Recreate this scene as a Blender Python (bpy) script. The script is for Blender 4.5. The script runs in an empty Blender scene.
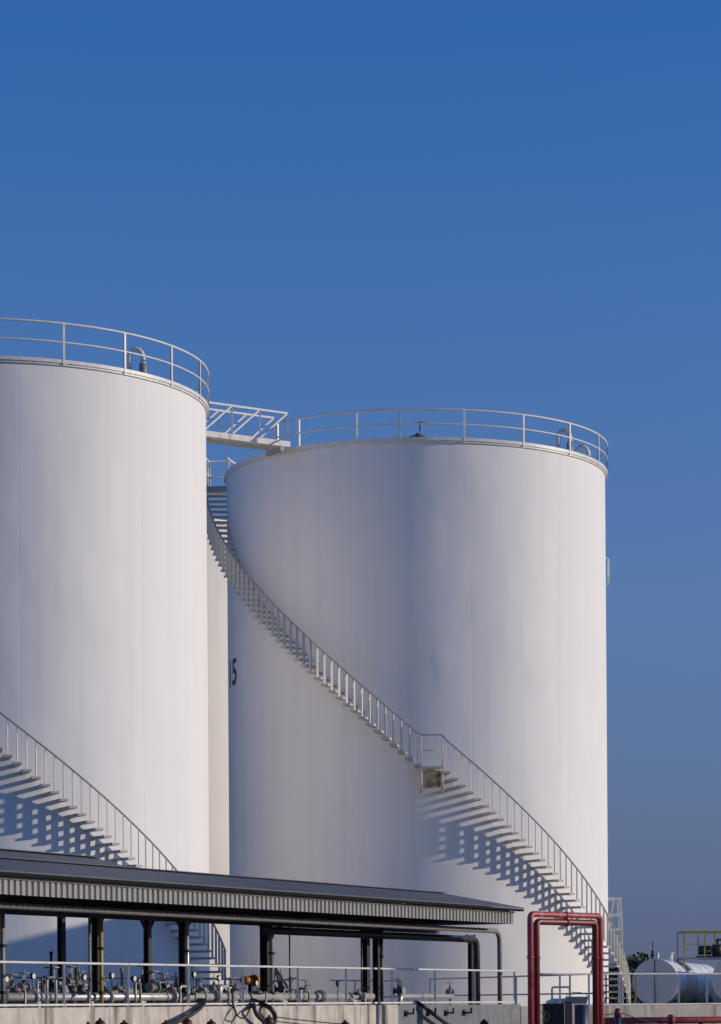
import bpy, bmesh, math, random
from mathutils import Vector, Matrix, Quaternion
random.seed(7)
R_ = math.radians
C = bpy.context.scene.collection
scene = bpy.context.scene

# ------------------------------------------------------------------ camera model
F = 2700.0; CX = 360.5; CY = 1004.0; ROLL = 0.007; EYE = 1.75
def P(px, py, d):
    """world point seen at pixel px,py at depth d (metres along +Y)"""
    dx = px - CX; dy = CY - py
    return Vector(((dx + ROLL*dy)/F*d, d, EYE + (dy - ROLL*dx)/F*d))
def on_line(px, p, d):
    """point of the plan line p + t d that lies behind image column px (at eye level)"""
    k = (px - CX)/F
    t = (k*p[1] - p[0])/(d[0] - k*d[1])
    return t, p[0] + t*d[0], p[1] + t*d[1]

# ------------------------------------------------------------------ materials
def new_mat(name):
    m = bpy.data.materials.new(name); m.use_nodes = True
    nt = m.node_tree
    return m, nt, nt.nodes['Principled BSDF']
def paint(name, col, rough=0.5, var=0.12, scale=3.0, metal=0.0, bump=0.0, streak=None, stain=None, spec=0.5, stretch=(1,1,1)):
    m, nt, b = new_mat(name)
    N, L = nt.nodes, nt.links
    tc = N.new('ShaderNodeTexCoord'); mp = N.new('ShaderNodeMapping')
    mp.inputs['Scale'].default_value = stretch
    L.new(tc.outputs['Object'], mp.inputs['Vector'])
    nz = N.new('ShaderNodeTexNoise'); nz.inputs['Scale'].default_value = scale; nz.inputs['Detail'].default_value = 6
    nz.inputs['Roughness'].default_value = .6
    L.new(mp.outputs[0], nz.inputs['Vector'])
    cr = N.new('ShaderNodeValToRGB')
    a = [max(0, c*(1-var)) for c in col]; c2 = [min(1, c*(1+var*.5)) for c in col]
    cr.color_ramp.elements[0].color = (*a, 1); cr.color_ramp.elements[1].color = (*c2, 1)
    cr.color_ramp.elements[0].position = .3; cr.color_ramp.elements[1].position = .7
    L.new(nz.outputs['Fac'], cr.inputs['Fac'])
    out = cr.outputs['Color']
    if stain:
        sc, amt, stretch2, lo, hi, scol = stain
        mp2 = N.new('ShaderNodeMapping'); mp2.inputs['Scale'].default_value = stretch2
        L.new(tc.outputs['Object'], mp2.inputs['Vector'])
        n2 = N.new('ShaderNodeTexNoise'); n2.inputs['Scale'].default_value = sc; n2.inputs['Detail'].default_value = 8
        L.new(mp2.outputs[0], n2.inputs['Vector'])
        r2 = N.new('ShaderNodeMapRange'); r2.inputs['From Min'].default_value = lo; r2.inputs['From Max'].default_value = hi
        r2.inputs['To Max'].default_value = amt
        L.new(n2.outputs['Fac'], r2.inputs['Value'])
        mx = N.new('ShaderNodeMix'); mx.data_type = 'RGBA'
        L.new(r2.outputs[0], mx.inputs['Factor']); L.new(out, mx.inputs['A']); mx.inputs['B'].default_value = (*scol, 1)
        out = mx.outputs['Result']
    L.new(out, b.inputs['Base Color'])
    b.inputs['Roughness'].default_value = rough; b.inputs['Metallic'].default_value = metal
    b.inputs['Specular IOR Level'].default_value = spec
    if bump:
        bp = N.new('ShaderNodeBump'); bp.inputs['Strength'].default_value = bump; bp.inputs['Distance'].default_value = .02
        L.new(nz.outputs['Fac'], bp.inputs['Height']); L.new(bp.outputs[0], b.inputs['Normal'])
    return m

def tank_paint(name, col):
    """white tank paint: plate seams, run-off streaks, faint soot; all in cylindrical tank coordinates"""
    m, nt, b = new_mat(name)
    N, L = nt.nodes, nt.links
    tc = N.new('ShaderNodeTexCoord'); sp = N.new('ShaderNodeSeparateXYZ'); L.new(tc.outputs['Object'], sp.inputs[0])
    at = N.new('ShaderNodeMath'); at.operation = 'ARCTAN2'; L.new(sp.outputs['X'], at.inputs[0])
    ng = N.new('ShaderNodeMath'); ng.operation = 'MULTIPLY'; ng.inputs[1].default_value = -1; L.new(sp.outputs['Y'], ng.inputs[0])
    L.new(ng.outputs[0], at.inputs[1])
    mu = N.new('ShaderNodeMath'); mu.operation = 'MULTIPLY'; mu.inputs[1].default_value = 7.15; L.new(at.outputs[0], mu.inputs[0])
    cb = N.new('ShaderNodeCombineXYZ'); L.new(mu.outputs[0], cb.inputs['X']); L.new(sp.outputs['Z'], cb.inputs['Y'])
    br = N.new('ShaderNodeTexBrick'); br.offset = .5; br.offset_frequency = 2
    br.inputs['Scale'].default_value = 1; br.inputs['Brick Width'].default_value = 4.3; br.inputs['Row Height'].default_value = 60
    br.inputs['Mortar Size'].default_value = .014; br.inputs['Mortar Smooth'].default_value = .6
    br.inputs['Color1'].default_value = (*col, 1); br.inputs['Color2'].default_value = (*[c*.985 for c in col], 1)
    br.inputs['Mortar'].default_value = (*[c*.95 for c in col], 1)
    mpb = N.new('ShaderNodeMapping'); mpb.inputs['Location'].default_value = (.35, 20, 0); L.new(cb.outputs[0], mpb.inputs['Vector'])
    L.new(mpb.outputs[0], br.inputs['Vector'])
    # barely visible horizontal course welds
    b2 = N.new('ShaderNodeTexBrick'); b2.offset = .5; b2.inputs['Scale'].default_value = 1; b2.inputs['Brick Width'].default_value = 200; b2.inputs['Row Height'].default_value = 2.02
    b2.inputs['Mortar Size'].default_value = .012; b2.inputs['Mortar Smooth'].default_value = .8
    b2.inputs['Color1'].default_value = b2.inputs['Color2'].default_value = (1, 1, 1, 1); b2.inputs['Mortar'].default_value = (.98, .978, .975, 1)
    L.new(cb.outputs[0], b2.inputs['Vector'])
    mb = N.new('ShaderNodeMix'); mb.data_type = 'RGBA'; mb.blend_type = 'MULTIPLY'; mb.inputs['Factor'].default_value = 1
    L.new(br.outputs['Color'], mb.inputs['A']); L.new(b2.outputs['Color'], mb.inputs['B'])
    # vertical run-off streaks
    mp = N.new('ShaderNodeMapping'); mp.inputs['Scale'].default_value = (2.2, .06, 1); L.new(cb.outputs[0], mp.inputs['Vector'])
    nz = N.new('ShaderNodeTexNoise'); nz.inputs['Scale'].default_value = 1.0; nz.inputs['Detail'].default_value = 7
    L.new(mp.outputs[0], nz.inputs['Vector'])
    rg = N.new('ShaderNodeMapRange'); rg.inputs['From Min'].default_value = .5; rg.inputs['From Max'].default_value = .8; rg.inputs['To Max'].default_value = .24
    L.new(nz.outputs['Fac'], rg.inputs['Value'])
    mx = N.new('ShaderNodeMix'); mx.data_type = 'RGBA'; L.new(rg.outputs[0], mx.inputs['Factor'])
    L.new(mb.outputs['Result'], mx.inputs['A']); mx.inputs['B'].default_value = (col[0]*.62, col[1]*.6, col[2]*.56, 1)
    # broad dusty patches
    n3 = N.new('ShaderNodeTexNoise'); n3.inputs['Scale'].default_value = .35; n3.inputs['Detail'].default_value = 5; L.new(tc.outputs['Object'], n3.inputs['Vector'])
    r3 = N.new('ShaderNodeMapRange'); r3.inputs['From Min'].default_value = .4; r3.inputs['From Max'].default_value = .75; r3.inputs['To Max'].default_value = .12
    L.new(n3.outputs['Fac'], r3.inputs['Value'])
    m2 = N.new('ShaderNodeMix'); m2.data_type = 'RGBA'; L.new(r3.outputs[0], m2.inputs['Factor']); L.new(mx.outputs['Result'], m2.inputs['A'])
    m2.inputs['B'].default_value = (col[0]*.8, col[1]*.79, col[2]*.77, 1)
    L.new(m2.outputs['Result'], b.inputs['Base Color'])
    b.inputs['Roughness'].default_value = .62; b.inputs['Specular IOR Level'].default_value = .22
    mp4 = N.new('ShaderNodeMapping'); mp4.inputs['Scale'].default_value = (1, .55, 1); L.new(cb.outputs[0], mp4.inputs['Vector'])
    n4 = N.new('ShaderNodeTexNoise'); n4.inputs['Scale'].default_value = .42; n4.inputs['Detail'].default_value = 2.2; n4.inputs['Roughness'].default_value = .42
    L.new(mp4.outputs[0], n4.inputs['Vector'])
    ad = N.new('ShaderNodeMath'); ad.operation = 'MULTIPLY_ADD'; L.new(n4.outputs['Fac'], ad.inputs[0]); ad.inputs[1].default_value = 2.3
    sb = N.new('ShaderNodeMath'); sb.operation = 'MULTIPLY'; sb.inputs[1].default_value = -.1; L.new(br.outputs['Fac'], sb.inputs[0]); L.new(sb.outputs[0], ad.inputs[2])
    bp = N.new('ShaderNodeBump'); bp.inputs['Strength'].default_value = 1; bp.inputs['Distance'].default_value = .045
    L.new(ad.outputs[0], bp.inputs['Height']); L.new(bp.outputs[0], b.inputs['Normal'])
    return m

M = {}
M['tank'] = tank_paint('tank_paint', (.84, .825, .815))
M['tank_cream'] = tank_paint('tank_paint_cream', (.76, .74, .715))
M['rail_white'] = paint('rail_white', (.76, .75, .725), .45, .15, 6, stain=(9, .5, (1,1,.4), .6, .75, (.3,.2,.12)))
M['rail_grey'] = paint('rail_grey', (.34, .34, .34), .5, .15, 8)
M['vent_grey'] = paint('vent_grey', (.13, .13, .135), .5, .2, 8)
M['vent_hood'] = paint('vent_hood_paint', (.26, .26, .27), .5, .2, 8)
M['galv'] = paint('galvanised', (.42, .42, .42), .45, .2, 10, metal=.4)
M['hand_rail'] = paint('hand_rail_steel', (.34, .33, .32), .5, .15, 8)
M['tread'] = paint('tread_steel', (.54, .525, .5), .55, .2, 9)
M['stair_rail'] = paint('stair_rail', (.58, .57, .55), .5, .15, 8)
M['rust_white'] = paint('rusty_white', (.6, .52, .4), .6, .2, 7, stain=(3, .85, (1,1,.5), .55, .66, (.22,.11,.05)))
M['bridge_beam'] = paint('bridge_beam', (.74, .72, .68), .55, .15, 5, stain=(4, .4, (1,1,.5), .55, .7, (.25,.14,.07)))
M['roof_sheet'] = paint('roof_sheet', (.085, .098, .125), .55, .22, 1.2, stain=(1.2, .5, (.6,.6,.6), .5, .7, (.06,.065,.075)))
M['fascia'] = paint('fascia_sheet', (.32, .317, .31), .55, .12, 3, stain=(3, .45, (3,3,.3), .5, .75, (.2,.18,.15)))
M['dark_steel'] = paint('dark_steel', (.03, .03, .032), .5, .3, 6)
M['black_gutter'] = paint('black_gutter', (.015, .015, .016), .8, .2, 4, spec=.1)
M['pipe_grey'] = paint('pipe_grey', (.27, .255, .235), .5, .2, 5)
M['valve_dark'] = paint('valve_body_paint', (.15, .15, .155), .5, .3, 9, stain=(6, .7, (1,1,1), .55, .65, (.14,.07,.04)))
M['pipe_silver'] = paint('pipe_silver', (.6, .6, .59), .35, .12, 5, metal=.35, stain=(4, .7, (1,1,1), .6, .7, (.35,.15,.06)))
M['pipe_dark'] = paint('pipe_dark', (.045, .042, .042), .4, .3, 6)
M['red'] = paint('red_paint', (.42, .06, .07), .42, .28, 3, stain=(5, .65, (1,1,.35), .52, .68, (.46,.2,.19)))
M['dark_red'] = paint('dark_red_paint', (.19, .022, .026), .4, .3, 4)
M['hydrant_red'] = paint('hydrant_paint', (.075, .02, .02), .55, .35, 6)
M['concrete'] = paint('concrete', (.6, .55, .49), .85, .22, 2.5, bump=.4, stain=(1.9, .85, (1.8,1.8,.14), .5, .66, (.13,.1,.08)))
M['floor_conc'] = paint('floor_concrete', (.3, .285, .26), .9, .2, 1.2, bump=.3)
M['ground'] = paint('ground_dirt', (.2, .18, .155), .95, .3, .4, bump=.5)
M['steel_plate'] = paint('steel_plate', (.2, .215, .245), .5, .25, 3, stain=(3, .6, (2,2,.3), .5, .7, (.1,.09,.09)))
M['black'] = paint('black_rubber', (.018, .017, .017), .55, .3, 8)
M['yellow'] = paint('yellow_paint', (.42, .33, .11), .5, .15, 5)
M['bright_yellow'] = paint('bright_yellow_paint', (.62, .44, .06), .5, .15, 5)
M['orange'] = paint('orange_paint', (.62, .2, .03), .5, .15, 6)
M['blue'] = paint('blue_paint', (.03, .05, .12), .5, .2, 5)
M['cladding'] = paint('aluminium_cladding', (.87, .865, .85), .34, .1, 3, metal=.0)
M['white_cap'] = paint('cap_paint', (.8, .74, .67), .55, .1, 2)
M['ink'] = paint('number_ink', (.03, .03, .035), .5, .1, 6)
M['leaf'] = paint('leaf', (.045, .075, .03), .7, .5, .6)
M['bark'] = paint('bark', (.09, .065, .045), .9, .3, 4)
M['hill'] = paint('hill_cover', (.05, .07, .055), .95, .3, .01)
M['render_wall'] = paint('rendered_wall', (.5, .47, .43), .85, .1, 1)
M['glass'] = paint('window_glass', (.03, .035, .04), .1, .1, 2)

# ------------------------------------------------------------------ mesh builder
class MB:
    def __init__(s): s.v = []; s.f = []; s.sm = []
    def add(s, vs, fs, smooth=False):
        o = len(s.v); s.v += [tuple(v) for v in vs]
        s.f += [tuple(i+o for i in f) for f in fs]; s.sm += [smooth]*len(fs)
        return s
    def box(s, x0, x1, y0, y1, z0, z1, mat=None):
        vs = [Vector((x, y, z)) for z in (z0, z1) for y in (y0, y1) for x in (x0, x1)]
        if mat: vs = [mat @ v for v in vs]
        return s.add(vs, [(0,2,3,1),(4,5,7,6),(0,1,5,4),(2,6,7,3),(0,4,6,2),(1,3,7,5)])
    def bar(s, a, b, w, h, up=Vector((0,0,1))):
        a = Vector(a); b = Vector(b); d = (b-a).normalized()
        sd = d.cross(up)
        if sd.length < 1e-4: sd = d.cross(Vector((1,0,0)))
        sd.normalize(); u = sd.cross(d).normalized()
        vs = [p + sd*(i*w/2) + u*(j*h/2) for p in (a, b) for i, j in ((-1,-1),(1,-1),(1,1),(-1,1))]
        return s.add(vs, [(3,2,1,0),(4,5,6,7),(0,1,5,4),(1,2,6,5),(2,3,7,6),(3,0,4,7)])
    def tube(s, pts, r, n=8, closed=False, caps=True, smooth=True):
        pts = [Vector(p) for p in pts]; m = len(pts)
        rr = r if isinstance(r, (list, tuple)) else [r]*m
        tang = []
        for i in range(m):
            if closed: t = pts[(i+1) % m] - pts[i-1]
            elif i == 0: t = pts[1]-pts[0]
            elif i == m-1: t = pts[-1]-pts[-2]
            else: t = (pts[i+1]-pts[i]).normalized() + (pts[i]-pts[i-1]).normalized()
            tang.append(t.normalized())
        ref = Vector((0,0,1)) if abs(tang[0].z) < .9 else Vector((1,0,0))
        nrm = tang[0].cross(ref).normalized(); vs = []
        for i in range(m):
            if i:
                q = tang[i-1].rotation_difference(tang[i]); nrm = (q @ nrm).normalized()
            bn = tang[i].cross(nrm)
            for k in range(n):
                a = 2*math.pi*k/n
                vs.append(pts[i] + (nrm*math.cos(a) + bn*math.sin(a))*rr[i])
        fs = []
        for i in range(m if closed else m-1):
            j = (i+1) % m
            for k in range(n):
                k2 = (k+1) % n
                fs.append((i*n+k, j*n+k, j*n+k2, i*n+k2))
        s.add(vs, fs, smooth)
        if caps and not closed:
            o = len(s.v) - m*n
            s.f.append(tuple(o+k for k in range(n))); s.sm.append(False)
            s.f.append(tuple(o+(m-1)*n+k for k in reversed(range(n)))); s.sm.append(False)
        return s
    def cyl(s, c, r, z0, z1, n=24, r2=None, smooth=True):
        return s.tube([(c[0], c[1], z0), (c[0], c[1], z1)], [r, r if r2 is None else r2], n, smooth=smooth)
    def lathe(s, prof, n=96, a0=0, a1=360, smooth=False):
        """profile of (r, z) turned about the z axis"""
        full = abs(a1-a0) >= 360; k = n if full else n+1
        vs = []
        for (r, z) in prof:
            for i in range(k):
                a = R_(a0 + (a1-a0)*i/n); vs.append((r*math.sin(a), -r*math.cos(a), z))
        fs = []
        for j in range(len(prof)-1):
            for i in range(n):
                i2 = (i+1) % k
                fs.append((j*k+i, j*k+i2, (j+1)*k+i2, (j+1)*k+i))
        return s.add(vs, fs, smooth)
    def mesh(s, name):
        me = bpy.data.meshes.new(name); me.from_pydata(s.v, [], s.f); me.update()
        me.polygons.foreach_set('use_smooth', s.sm)
        bm = bmesh.new(); bm.from_mesh(me); bmesh.ops.recalc_face_normals(bm, faces=bm.faces); bm.to_mesh(me); bm.free()
        return me
    def build(s, name, mat, parent=None, bevel=0, loc=None):
        me = s.mesh(name); me.materials.append(mat)
        return link(name, me, parent, loc, bevel)
def link(name, me, parent=None, loc=None, bevel=0):
    o = bpy.data.objects.new(name, me); C.objects.link(o)
    if parent: o.parent = parent
    if loc is not None: o.location = loc
    if bevel:
        b = o.modifiers.new('bevel', 'BEVEL'); b.width = bevel; b.segments = 2; b.limit_method = 'ANGLE'
    return o
def tag(o, label=None, cat=None, group=None, kind=None):
    if label: o['label'] = label
    if cat: o['category'] = cat
    if group: o['group'] = group
    if kind: o['kind'] = kind
    return o
def thing(name, label, cat, loc=(0,0,0), group=None):
    o = bpy.data.objects.new(name, None); C.objects.link(o); o.location = loc; o.empty_display_size = .3
    return tag(o, label, cat, group)
def copy_tree(o, parent=None):
    c = o.copy(); C.objects.link(c)
    if parent: c.parent = parent
    for ch in list(o.children): copy_tree(ch, c)
    return c
def bend(corners, r, n=6):
    """polyline with rounded corners"""
    pts = [Vector(c) for c in corners]; out = [pts[0]]
    for i in range(1, len(pts)-1):
        a = (pts[i-1]-pts[i]).normalized(); b = (pts[i+1]-pts[i]).normalized()
        for k in range(n+1):
            t = k/n
            p0 = pts[i]+a*r; p2 = pts[i]+b*r
            out.append(p0*(1-t)**2 + pts[i]*2*t*(1-t) + p2*t*t)
    out.append(pts[-1]); return out
def text_mesh(name, body, size):
    cu = bpy.data.curves.new(name, 'FONT'); cu.body = body; cu.size = size
    cu.align_x = 'CENTER'; cu.align_y = 'CENTER'; cu.resolution_u = 6; cu.offset = size*.022
    o = bpy.data.objects.new(name, cu); C.objects.link(o)
    bpy.context.view_layer.update()
    me = bpy.data.meshes.new_from_object(o.evaluated_get(bpy.context.evaluated_depsgraph_get()))
    bpy.data.objects.remove(o); return me

# ------------------------------------------------------------------ setting
FLOOR = EYE - .35
g = MB(); g.add([(-4000,-200,0),(4000,-200,0),(4000,6000,0),(-4000,6000,0)], [(0,1,2,3)])
tag(g.build('ground', M['ground']), kind='structure')

# wall corner points (plan)
W0 = Vector((-7.4, 55.5, 0)); W1 = Vector((4.62, 78.0, 0))
wd = (W1-W0).normalized(); wn = Vector((-wd.y, wd.x, 0))
WA = W0 - wd*14                         # out of frame to the left
WB = Vector((15, 82.84, 0))              # far end of the right-hand wall
# raised tank yard behind the walls
o1 = WA + wn*.25; o2 = W1 + wn*.25 + Vector((.1,.1,0)); o3 = Vector((WB.x, WB.y+.25, 0))
poly = [o1, o2, o3, Vector((28, 82.84, 0)), Vector((60, 90, 0)), Vector((60, 240, 0)), Vector((-60, 240, 0)), Vector((-60, o1.y, 0))]
g = MB(); n = len(poly)
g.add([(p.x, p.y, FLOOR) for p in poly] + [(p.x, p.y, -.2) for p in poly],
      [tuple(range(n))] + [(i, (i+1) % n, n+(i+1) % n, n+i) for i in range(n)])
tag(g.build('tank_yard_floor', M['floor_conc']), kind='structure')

# hills on the horizon
def hills():
    xs = 60; rows = 8; vs = []; fs = []
    for j in range(rows):
        for i in range(xs):
            x = -1800 + 3600*i/(xs-1); y = 2600 + j*160
            prof = math.sin(math.pi*j/(rows-1))
            h = prof*(40 + 9*math.sin(x*.006+1) + 6*math.sin(x*.017+j) + 4*math.sin(x*.041))
            vs.append((x, y, h - (2 if j in (0, rows-1) else 0)))
    for j in range(rows-1):
        for i in range(xs-1):
            fs.append((j*xs+i, j*xs+i+1, (j+1)*xs+i+1, (j+1)*xs+i))
    b = MB(); b.add(vs, fs, True); tag(b.build('hills', M['hill']), kind='structure')
hills()

# ------------------------------------------------------------------ storage tanks
R = 7.15; RIM = EYE + 19.82; W = .88
TB = FLOOR
def pol(r, th, z): return Vector((r*math.sin(R_(th)), -r*math.cos(R_(th)), z))

def tread_mesh():
    b = MB(); t0, t1 = -1.0, .95
    th = .075
    def ring(r, z): return [pol(r, t0, z), pol(r, t1, z)]
    r0, r1 = R-.02, R+W
    a = ring(r0, 0) + ring(r1, 0); c = ring(r0, -th) + ring(r1, -th)
    b.add(a + c, [(0,1,3,2),(4,6,7,5),(0,4,5,1),(2,3,7,6),(0,2,6,4),(1,5,7,3)])
    me = b.mesh('tread'); me.materials.append(M['tread']); return me
def baluster_mesh(h=1.12, r=.02):
    b = MB(); c = pol(R+W-.05, 0, 0)
    d = pol(1, -30, 0).normalized(); e = Vector((-d.y, d.x, 0))      # flat bar set askew to the tread
    q = [c + d*(i*.05) + e*(j*.009) for i, j in ((-1,-1),(1,-1),(1,1),(-1,1))]
    b.add([v+Vector((0,0,z)) for z in (-.07, h) for v in q], [(3,2,1,0),(4,5,6,7),(0,1,5,4),(1,2,6,5),(2,3,7,6),(3,0,4,7)])
    me = b.mesh('baluster'); me.materials.append(M['stair_rail']); return me
TREAD = tread_mesh(); BAL = baluster_mesh()

def stair(root, low, land, up, top_a):
    """low: list (theta, z) from the ground up; land: (a0, a1, z); up: list; top_a: end angle of the top landing"""
    b = MB(); r_in = R+.01
    hr = []
    for (th, z) in low: hr.append((th, z))
    # handrail through the stair's outer edge
    pts = [pol(R+W-.03, th, z+1.1) for th, z in low]
    a0, a1, lz = land
    pts += [pol(R+W-.03, a0, lz+1.1), pol(R+W-.03, a1, lz+1.1)]
    pts += [pol(R+W-.03, th, z+1.1) for th, z in up]
    topz = up[-1][1]
    for k in range(1, 5): pts.append(pol(R+W-.03, up[-1][0] + (top_a-up[-1][0])*k/4, topz+1.1))
    hb = MB(); hb.tube(pts, .03, 8)
    st = hb.build('staircase', M['hand_rail'], root)         # the handrail is the staircase's own mesh
    for th, z in low + up:
        for nm, me in (('tread', TREAD), ('baluster', BAL)):
            o = link(nm, me, st, (0, 0, z)); o.rotation_euler = (0, 0, R_(th))
    # intermediate landing
    b = MB(); n = 6
    for k in range(n):
        ta = a0+(a1-a0)*k/n; tb = a0+(a1-a0)*(k+1)/n
        q = [pol(R-.01,ta,lz), pol(R+W,ta,lz), pol(R+W,tb,lz), pol(R-.01,tb,lz)]
        q2 = [v-Vector((0,0,.09)) for v in q]
        b.add(q+q2, [(0,1,2,3),(7,6,5,4),(1,5,6,2),(0,3,7,4),(0,4,5,1),(3,2,6,7)])
    b.build('landing', M['tread'], st)
    b = MB()
    for th in (a0, a1):
        b.tube([pol(R+W-.05, th, lz-.05), pol(R+W-.05, th, lz-.9), ], .045, 6)
        b.tube([pol(R+W-.05, th, lz-.85), pol(R-.02, th, lz-.85)], .04, 6)
    b.tube([pol(R+W-.05, a0, lz-.12), pol(R+W-.05, a1, lz-.12)], .05, 6)
    ths = [a0+(a1-a0)*k/6 for k in range(7)]; vs = [pol(R+.35, t_, z_) for z_ in (lz-.1, lz-.72) for t_ in ths]
    b.add(vs, [(k, k+1, k+8, k+7) for k in range(6)])
    b.build('landing_bracket', M['rust_white'], st)
    b = MB()
    for th in (a0, a1): b.tube([pol(R+W-.03, th, lz-.05), pol(R+W-.03, th, lz+1.1)], .028, 6)
    b.tube([pol(R+W-.03, a0, lz+.55), pol(R+W-.03, (a0+a1)/2, lz+.55), pol(R+W-.03, a1, lz+.55)], .024, 6)
    b.build('landing_rail', M['stair_rail'], st)
    # top landing beside the rim
    b = MB(); s0 = up[-1][0]-1; n = 8
    for k in range(n):
        ta = s0+(top_a-s0)*k/n; tb = s0+(top_a-s0)*(k+1)/n
        q = [pol(R-.01,ta,topz+.2), pol(R+W+.05,ta,topz+.2), pol(R+W+.05,tb,topz+.2), pol(R-.01,tb,topz+.2)]
        q2 = [v-Vector((0,0,.16)) for v in q]
        b.add(q+q2, [(0,1,2,3),(7,6,5,4),(1,5,6,2),(0,3,7,4),(0,4,5,1),(3,2,6,7)])
    b.build('top_landing', M['galv'], st)
    b = MB()
    for k in range(4):
        th = s0 + (top_a-s0)*k/3
        b.tube([pol(R+W, th, topz+.1), pol(R+W, th, topz+1.35)], .03, 6)
    for dz in (.75, 1.33):
        b.tube([pol(R+W, s0+(top_a-s0)*k/6, topz+dz) for k in range(7)] + [pol(R+.1, top_a, topz+dz)], .03, 6)
    b.tube([pol(R+.1, top_a, topz+.1), pol(R+.1, top_a, topz+1.33)], .03, 6)
    b.build('top_landing_rail', M['rail_white'], st)
    return st

def gooseneck(root, th, rr, h=1.0):
    b = MB(); base = pol(rr, th, RIM-TB+.05)
    tdir = Vector((1, 0, 0))
    pts = [base, base+Vector((0,0,h*.62))]
    for k in range(1, 9):
        a = math.pi*k/8
        pts.append(base + Vector((0,0,h*.62)) + tdir*(.22*(1-math.cos(a))) + Vector((0,0,.3*math.sin(a))))
    pts.append(pts[-1] - Vector((0,0,.22)))
    b.tube(pts, .085, 10)
    v = b.build('vent_pipe', M['rail_white'], root)
    b = MB(); e = pts[-1]; b.tube([e+Vector((0,0,.06)), e-Vector((0,0,.42))], .125, 12); b.build('vent_hood', M['vent_hood'], v)
    b = MB(); b.cyl(base, .16, base.z-.02, base.z+.04, 12); b.build('flange', M['rail_white'], v)

def guard_rail(root, rr, z, first, step, gap=None, h=1.1):
    """round rail on the rim; gap = (a0, a1) left open"""
    b = MB(); N = 120
    if gap:
        angs = [gap[1] + (360-(gap[1]-gap[0]))*i/N for i in range(N+1)]
    else: angs = [360*i/N for i in range(N)]
    for dz, r in ((h, .038), (h*.53, .03)):
        b.tube([pol(rr, a, z+dz) for a in angs], r, 8, closed=not gap)
    rail = b.build('guard_rail', M['rail_white'], root)
    pb = MB(); pb.bar(pol(rr-.005, 0, -.02), pol(rr-.005, 0, h), .068, .068); me = pb.mesh('rail_post'); me.materials.append(M['rail_white'])
    a = first
    while a < first+359:
        aa = (a - gap[0]) % 360 if gap else 999
        if not gap or aa > (gap[1]-gap[0]):
            o = link('rail_post', me, rail, (0, 0, z)); o.rotation_euler = (0, 0, R_(a))
        a += step
    if gap:
        for a in gap:
            o = link('rail_post', me, rail, (0, 0, z)); o.rotation_euler = (0, 0, R_(a))
    return rail

def make_tank(name, label, x, y, mat):
    root = thing(name, label, 'storage tank', (x, y, TB), 'white storage tanks')
    H = RIM-TB
    b = MB(); b.lathe([(R, 0), (R, H)], 256, smooth=True); b.build('shell', mat, root)
    b = MB(); b.lathe([(R-.01, H-.015), (R*.5, H+.28), (.0, H+.5)], 96, smooth=True); b.build('roof', mat, root)
    # top curb: angle ring with shadow gap, and the toe board above it
    b = MB(); b.lathe([(R+.003, H-.05), (R+.06, H-.045), (R+.06, H+.015), (R+.1, H+.02), (R+.1, H+.13), (R+.09, H+.13), (R+.09, H+.025), (R-.3, H+.025)], 192)
    b.build('rim', M['rail_white'], root)
    b = MB(); b.lathe([(R+.002, .0), (R+.35, .0), (R+.35, .06), (R+.002, .06)], 96); b.build('base_ring', M['floor_conc'], root)
    return root
LZ = EYE-TB           # local z of the eye level
# big left tank
T1 = make_tank('storage_tank', 'nearest white storage tank, cut by the left border, standing behind the canopy', -12.17, 89.87, M['tank'])
guard_rail(T1, R+.085, RIM-TB+.01, 25.8, 17.143, h=1.24)
gooseneck(T1, 49, R-.55)
def flights1():
    low = []; th = 76.5
    while th > -1:
        z = 6.47 - (th-22.0)*.1064
        if z > -.2: low.append((th, z+LZ))
        th -= 2.05
    lz = low[-1][1]+.2; a0 = low[-1][0]-1.0; a1 = a0-5
    up = []; th = a1-1; z = lz+.2
    while z < RIM-TB-.45:
        up.append((th, z)); th -= 2.05; z += .236
    return low, (a0, a1, lz), up
lo, la, up = flights1()
stair(T1, lo, la, up, up[-1][0]-8)

# middle tank
T2 = make_tank('storage_tank', 'white storage tank in the middle with black number and long curved stair across its front', 2.224, 102.3, M['tank'])
guard_rail(T2, R+.085, RIM-TB+.01, -5.7, 18.3, gap=(-97, -44.5))
gooseneck(T2, 50.5, R-.55)
gooseneck(T2, 72, R-.9, .8)
def flights2():
    low = []; th = 78.0
    while th > 5.5:
        low.append((th, 6.13-(th-23)*.1165+LZ)); th -= 2.0
    lz = low[-1][1]+.18; a0 = low[-1][0]-1.0; a1 = -.3
    up = []; th = a1-1.0; z = lz+.08
    while z < RIM-TB-.2:
        up.append((th, z)); th -= 2.0; z += .2435
    return low, (a0, a1, lz), up
lo, la, up = flights2()
stair(T2, lo, la, up, up[-1][0]-8)
# mushroom vent on the roof edge
b = MB(); c = pol(R-.7, -.3, 0); H = RIM-TB
b.cyl(c, .1, H, H+.38, 10); b.cyl(c, .36, H+.26, H+.31, 16, .3); b.cyl(c, .2, H+.31, H+.42, 12, .08)
b.tube([(c.x+.05, c.y, H+.5), (c.x+.09, c.y, H+.85)], .035, 6); b.tube([(c.x-.12, c.y, H+.78), (c.x+.4, c.y, H+.8)], .03, 6)
b.build('roof_vent', M['vent_grey'], T2)
# level gauge on the right side
b = MB(); zg = LZ+16.2
for dz in (-.5, .0, .5): b.tube([pol(R-.02, 84, zg+dz), pol(R+.1, 84, zg+dz)], .03, 6)
b.tube([pol(R+.1, 84, zg-.48), pol(R+.1, 84, zg+.48)], .035, 8)
b.build('level_gauge', M['rail_white'], T2)
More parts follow.
